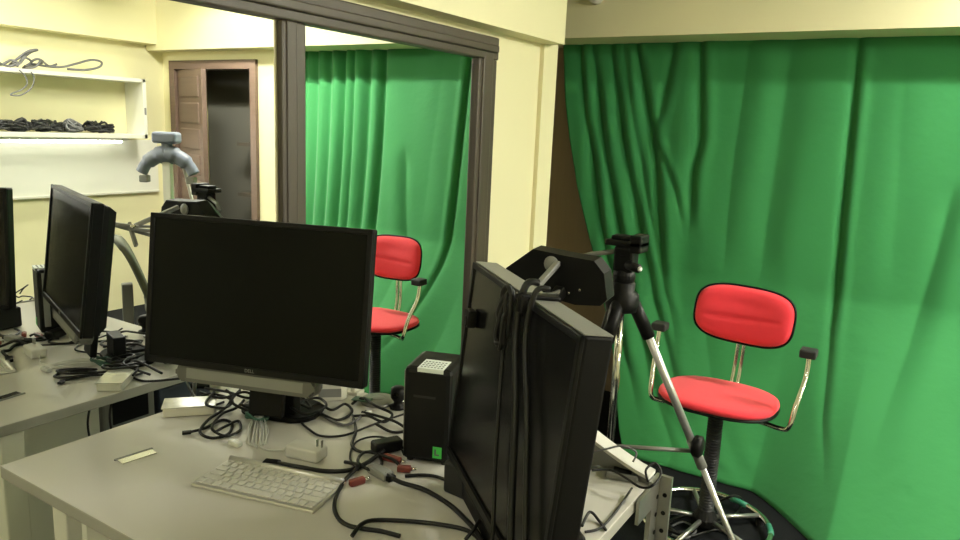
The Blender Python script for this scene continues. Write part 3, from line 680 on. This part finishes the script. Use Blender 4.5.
# curved white stand at the rear right corner
e = empty('curved_stand', (0, 0, 0), 0, 'curved white stand sloping to the rear right desk corner', 'stand')
pr = []
for i in range(13):
    t = i/12; pr.append((.90+.35*t, DZ+.165*(1-t)**1.25+.022))
def ribbon(pr, y0, y1, th):
    b = MB(); n = len(pr); v = []
    for x, z in pr: v.append([b.bm.verts.new((x, y0, z)), b.bm.verts.new((x, y1, z)), b.bm.verts.new((x, y1, z-th)), b.bm.verts.new((x, y0, z-th))])
    for i in range(n-1):
        for k in range(4): b.bm.faces.new((v[i][k], v[i][(k+1) % 4], v[i+1][(k+1) % 4], v[i+1][k]))
    b.bm.faces.new(v[0]); b.bm.faces.new(v[-1][::-1]); return b
ribbon(pr, 1.43, 1.474, .008).build('top_band', M['white'], e)
pr2 = [(x, z-.008) for x, z in pr]
b = MB(); vv = []
for x, z in pr2: vv.append([b.bm.verts.new((x, 1.438, z)), b.bm.verts.new((x, 1.466, z)), b.bm.verts.new((x, 1.466, DZ+.001 if z > DZ+.06 else max(DZ+.001, z-.045))), b.bm.verts.new((x, 1.438, DZ+.001 if z > DZ+.06 else max(DZ+.001, z-.045)))])
for i in range(12):
    for k in range(4): b.bm.faces.new((vv[i][k], vv[i][(k+1) % 4], vv[i+1][(k+1) % 4], vv[i+1][k]))
b.bm.faces.new(vv[0]); b.bm.faces.new(vv[-1][::-1]); b.build('side_web', M['silver'], e)
MB().box(.905, .93, 1.438, 1.466, DZ+.001, DZ+.13).build('stand_leg', M['silver'], e)
dcable('signal_cable', [(592, 470, .03), (610, 470, .03), (626, 478, .03), (640, 487, .02), (652, 486, .03), (661, 474, .045), (655, 463, .06), (646, 470, .05), (648, 482, .03)], .0026, M['cable'], 'black cable looped over the steel desk corner')
dcable('signal_cable', [(592, 452, .05), (606, 449, .06), (622, 446, .07), (636, 452, .06), (633, 462, .04)], .0022, M['cableg'], 'thin grey cable bowed above the curved stand')
dcable('signal_cable', [(585, 532), (600, 528), (614, 514), (624, 500), (632, 488, .01)], .0026, M['cable'], 'thin black cable crossing the bright right desk corner')
dcable('signal_cable', [(582, 526), (590, 512, .01), (600, 522), (606, 530)], .003, M['cable'], 'short bent black cable behind the edge of right monitor')
e = empty('metal_adapter', dp(622, 478), .3, 'dark metal adapter under the curved stand', 'adapter')
MB().box(-.035, .035, -.02, .02, .001, .016, bev=.004).build('adapter_body', M['silver'], e); MB().box(-.02, .02, -.012, .012, .016, .02, bev=.002).build('adapter_cap', M['black'], e)
# cables under the mirror-side desk edge
for yy, lab in ((1.0, 'thin black cable dangling below the mirror-side desk edge'), (1.06, 'second black cable dangling below the mirror-side desk edge')):
    cable('dangling_cable', [(.13, yy, DZ-.03), (.125, yy-.01, .93), (.135, yy+.01, .82), (.13, yy+.03, .6), (.16, yy+.03, .35)], .003, M['cable'], lab)
# ================================================================== FLOOR CABLES
def fp(px, py, h=.006): p = at(px, py, z=h); return Vector((p.x, p.y, h))
for pix, r_, lab, mm in (
    ([(664, 515), (690, 513), (712, 505), (732, 496, .03), (742, 500), (738, 512), (722, 522), (700, 524)], .006, 'black cable looping over the chair ring', 'cable'),
    ([(668, 522), (685, 515), (698, 519), (694, 529), (676, 532), (668, 524)], .007, 'coiled black cable on the floor beside the steel leg', 'cable'),
    ([(668, 530), (690, 536), (716, 530), (735, 540), (722, 552)], .006, 'black cable on the floor at the tripod foot', 'cable'),
    ([(672, 526), (684, 522), (696, 530), (686, 538), (672, 535)], .005, 'grey cable coil on the floor near the tripod foot', 'cableg')):
    pts = [fp(q_[0], q_[1], q_[2]+.06 if len(q_) > 2 else .008 + .004*(i % 2)) for i, q_ in enumerate(pix)]
    cable('floor_cable', pts, r_, M[mm], lab)
# ================================================================== RIGHT WALL (seen in the mirror)
sh = empty('wall_shelf', (W, 2.2, 1.53), 0, 'white two-board wall shelf with cables piled on it', 'shelf')
sx = -.26
MB().box(sx, -.001, -2.2, 1.70, .47, .50, bev=.002).build('shelf_board', M['offwhite'], sh)
MB().box(sx, -.001, -2.2, 1.70, .0, .035, bev=.002).build('shelf_board', M['offwhite'], sh)
MB().box(sx, -.001, 1.67, 1.702, -.0, .50, bev=.002).build('end_panel', M['offwhite'], sh)
MB().box(sx, -.001, -2.2, -2.17, .0, .50, bev=.002).build('end_panel', M['offwhite'], sh)
MB().box(sx-.002, sx+.001, 1.678, 1.695, .20, .26).build('label_strip', M['grey'], sh)
ul = empty('undershelf_lamp', (W-.10, 2.0, 1.495), 0, 'slim white strip lamp under the lower wall shelf board', 'lamp')
MB().box(-.025, .025, -1.2, 1.80, .01, .034, bev=.003).build('housing', M['fixture'], ul)
MB().tube([(0, -1.15, 0), (0, 1.75, 0)], .010, 10).build('tube', mat('strip_tube', (1, 1, .95), .4, emis=((1, .985, .9), 130)), ul, True)
wp = empty('lit_wall_panel', (W, 1.3, 1.05), 0, 'white panel standing in for the lit band of wall below the cable shelf', 'board')  # pale panel gives the lamplit band of wall its whiteness and sharp lower edge
MB().box(-.018, -.001, -1.6, 2.85, 0, .46, bev=.002).build('lit_band_panel', M['offwhite'], wp)
MB().box(-.03, -.001, -1.6, 2.85, -.012, .006, bev=.002).build('lit_band_rail', M['cream'], wp)
# looped cables on the top board
def shelf_pt(px, py, xx=4.27): return at(px, py, x=xx, mir=True)
for pix, r_, lab in (
    ([(-8, 66), (2, 64), (10, 60), (16, 63), (8, 66), (20, 56), (28, 51), (36, 50), (30, 52), (22, 58), (16, 66)], .010, 'tangled grey cable with a plug on the top shelf board'),
    ([(-6, 60), (6, 66), (18, 64), (24, 58), (30, 62), (22, 68), (34, 67), (40, 61), (48, 66), (56, 64)], .008, 'knotted grey cable in the middle of the top shelf board'),
    ([(24, 66), (34, 65), (42, 62), (36, 59), (30, 63), (44, 66), (60, 67), (74, 64), (90, 60), (100, 62), (98, 67), (84, 70), (66, 69)], .009, 'long looped grey cable at the right end of the top shelf board')):
    pts = [shelf_pt(*q_, xx=4.30+.03*math.sin(i*1.7)) for i, q_ in enumerate(pix)]
    for p in pts: p.z = max(p.z, 2.037)
    cable('shelf_cable', pts, r_, M['cableg'], lab, group='cables on the top shelf board')
pts = [shelf_pt(*q_, xx=4.185) for q_ in ((18, 70), (24, 76), (26, 84), (20, 90), (12, 93), (10, 95), (20, 95), (30, 88), (33, 78), (30, 72))]
cable('shelf_cable', pts, .005, M['cableg'], 'grey cable loop dangling from the top shelf board')
for k in range(7):
    px0 = 1 + k*17 + (k % 3)*2; lab = ['first', 'second', 'third', 'fourth', 'fifth', 'sixth', 'seventh'][k]+' heap of black cable from the left on the lower shelf board'
    c = shelf_pt(px0, 128, 4.33); c.z = 1.5655; pts = []
    for i in range(34):
        a = i*1.9; rr = random.uniform(.02, .11+.02*(k % 2)); pts.append(c+Vector((rr*math.cos(a)*.5, rr*math.sin(a), .010+random.uniform(0, .10)*max(.1, 1-(rr/.13)**2))))
    cable('cable_heap', pts, .010, M['cable'] if k != 4 else M['cableg'], lab, k=4, n=6, group='cable heaps on the lower shelf board')
# ================================================================== REST OF THE ROOM (seen in the mirror)
st = empty('equipment_stand', (2.93, 3.20, 0), -.55, 'white post stand topped with a grey forked plastic head', 'stand')
MB().box(-.028, .028, -.028, .028, .02, 1.42, bev=.004).build('post', M['offwhite'], st)
MB().lathe([(.22, 0), (.22, .015), (.05, .03)], n=28).build('foot_plate', M['steel'], st)
MB().tube([(-.10, .03, 1.38), (-.20, .05, .9)], .012, 8).build('brace', M['white'], st, True)
for s in (-1, 1):
    MB().tube(spline([(0, 0, 1.475), (s*.07, -.0, 1.455), (s*.145, -.0, 1.405), (s*.185, -.0, 1.34)], 6), [.062]*6+[.052]*6+[.04]*7, 12).build('fork_arm', M['greyb'], st, True)
    MB().box(s*.165-.03, s*.165+.03, -.03, .03, 1.27, 1.32, bev=.008).build('fork_pad', M['grey'], st)
MB().lathe([(.05, 1.42), (.052, 1.5), (.035, 1.53), (.04, 1.55)], n=20).build('head_column', M['greyb'], st, True)
MB().box(-.085, .085, -.06, .06, 1.545, 1.625, bev=.02, seg=3).build('head_block', M['greyb'], st)
oc = empty('office_chair', (2.2, 2.72, 0), 3.66, 'olive office chair with a curved backrest seen in the mirror', 'chair')
b = superpad(.46, .44, .07); o = b.build('seat', M['olive'], oc, True); o.location = (0, 0, .45)
bk = MB(); bk.bm.free(); bk.bm = bmesh.new(); mp = gridpad(.42, .50, .05, groove=0); bk.bm.from_mesh(mp); bpy.data.meshes.remove(mp)
o = bk.build('backrest', M['olive'], oc, True); o.location = (0, .24, .80); o.rotation_euler.x = -.35; m2 = o.modifiers.new('s', 'SOLIDIFY'); m2.thickness = .03
MB().box(-.03, .03, .24, .30, .42, .75, bev=.006).build('backrest_post', M['silver'], oc)
MB().lathe([(.028, .05), (.028, .45)], n=16).build('column', M['black'], oc, True)
for k in range(5):
    a = math.radians(72*k); MB().tube([(.0, 0, .08), (.28*math.cos(a), .28*math.sin(a), .065)], [.025, .016], 8).build('base_arm', M['black'], oc, True)
    MB().lathe([(.025, -.012), (.025, .012)], n=14, mtx=T(.28*math.cos(a), .28*math.sin(a), .025) @ R(math.pi/2, 'X') @ R(a, 'Y')).build('caster', M['rubber'], oc, True)
# ceiling fitting on the beam
p = at(595, 2, y=4.05)
e = empty('beam_fitting', (p.x, 4.09, p.z), 0, 'small white fitting fixed to the beam above the curtain', 'fitting')
MB().lathe([(.03, 0), (.04, .012), (.04, .05), (.03, .06)], n=20, mtx=R(math.pi/2, 'X') @ T(0, .03, 0)).build('fitting_cup', M['cream'], e, True)
MB().box(-.02, .02, -.03, -.001, .0, .12, bev=.004).build('fitting_bracket', M['steel'], e)
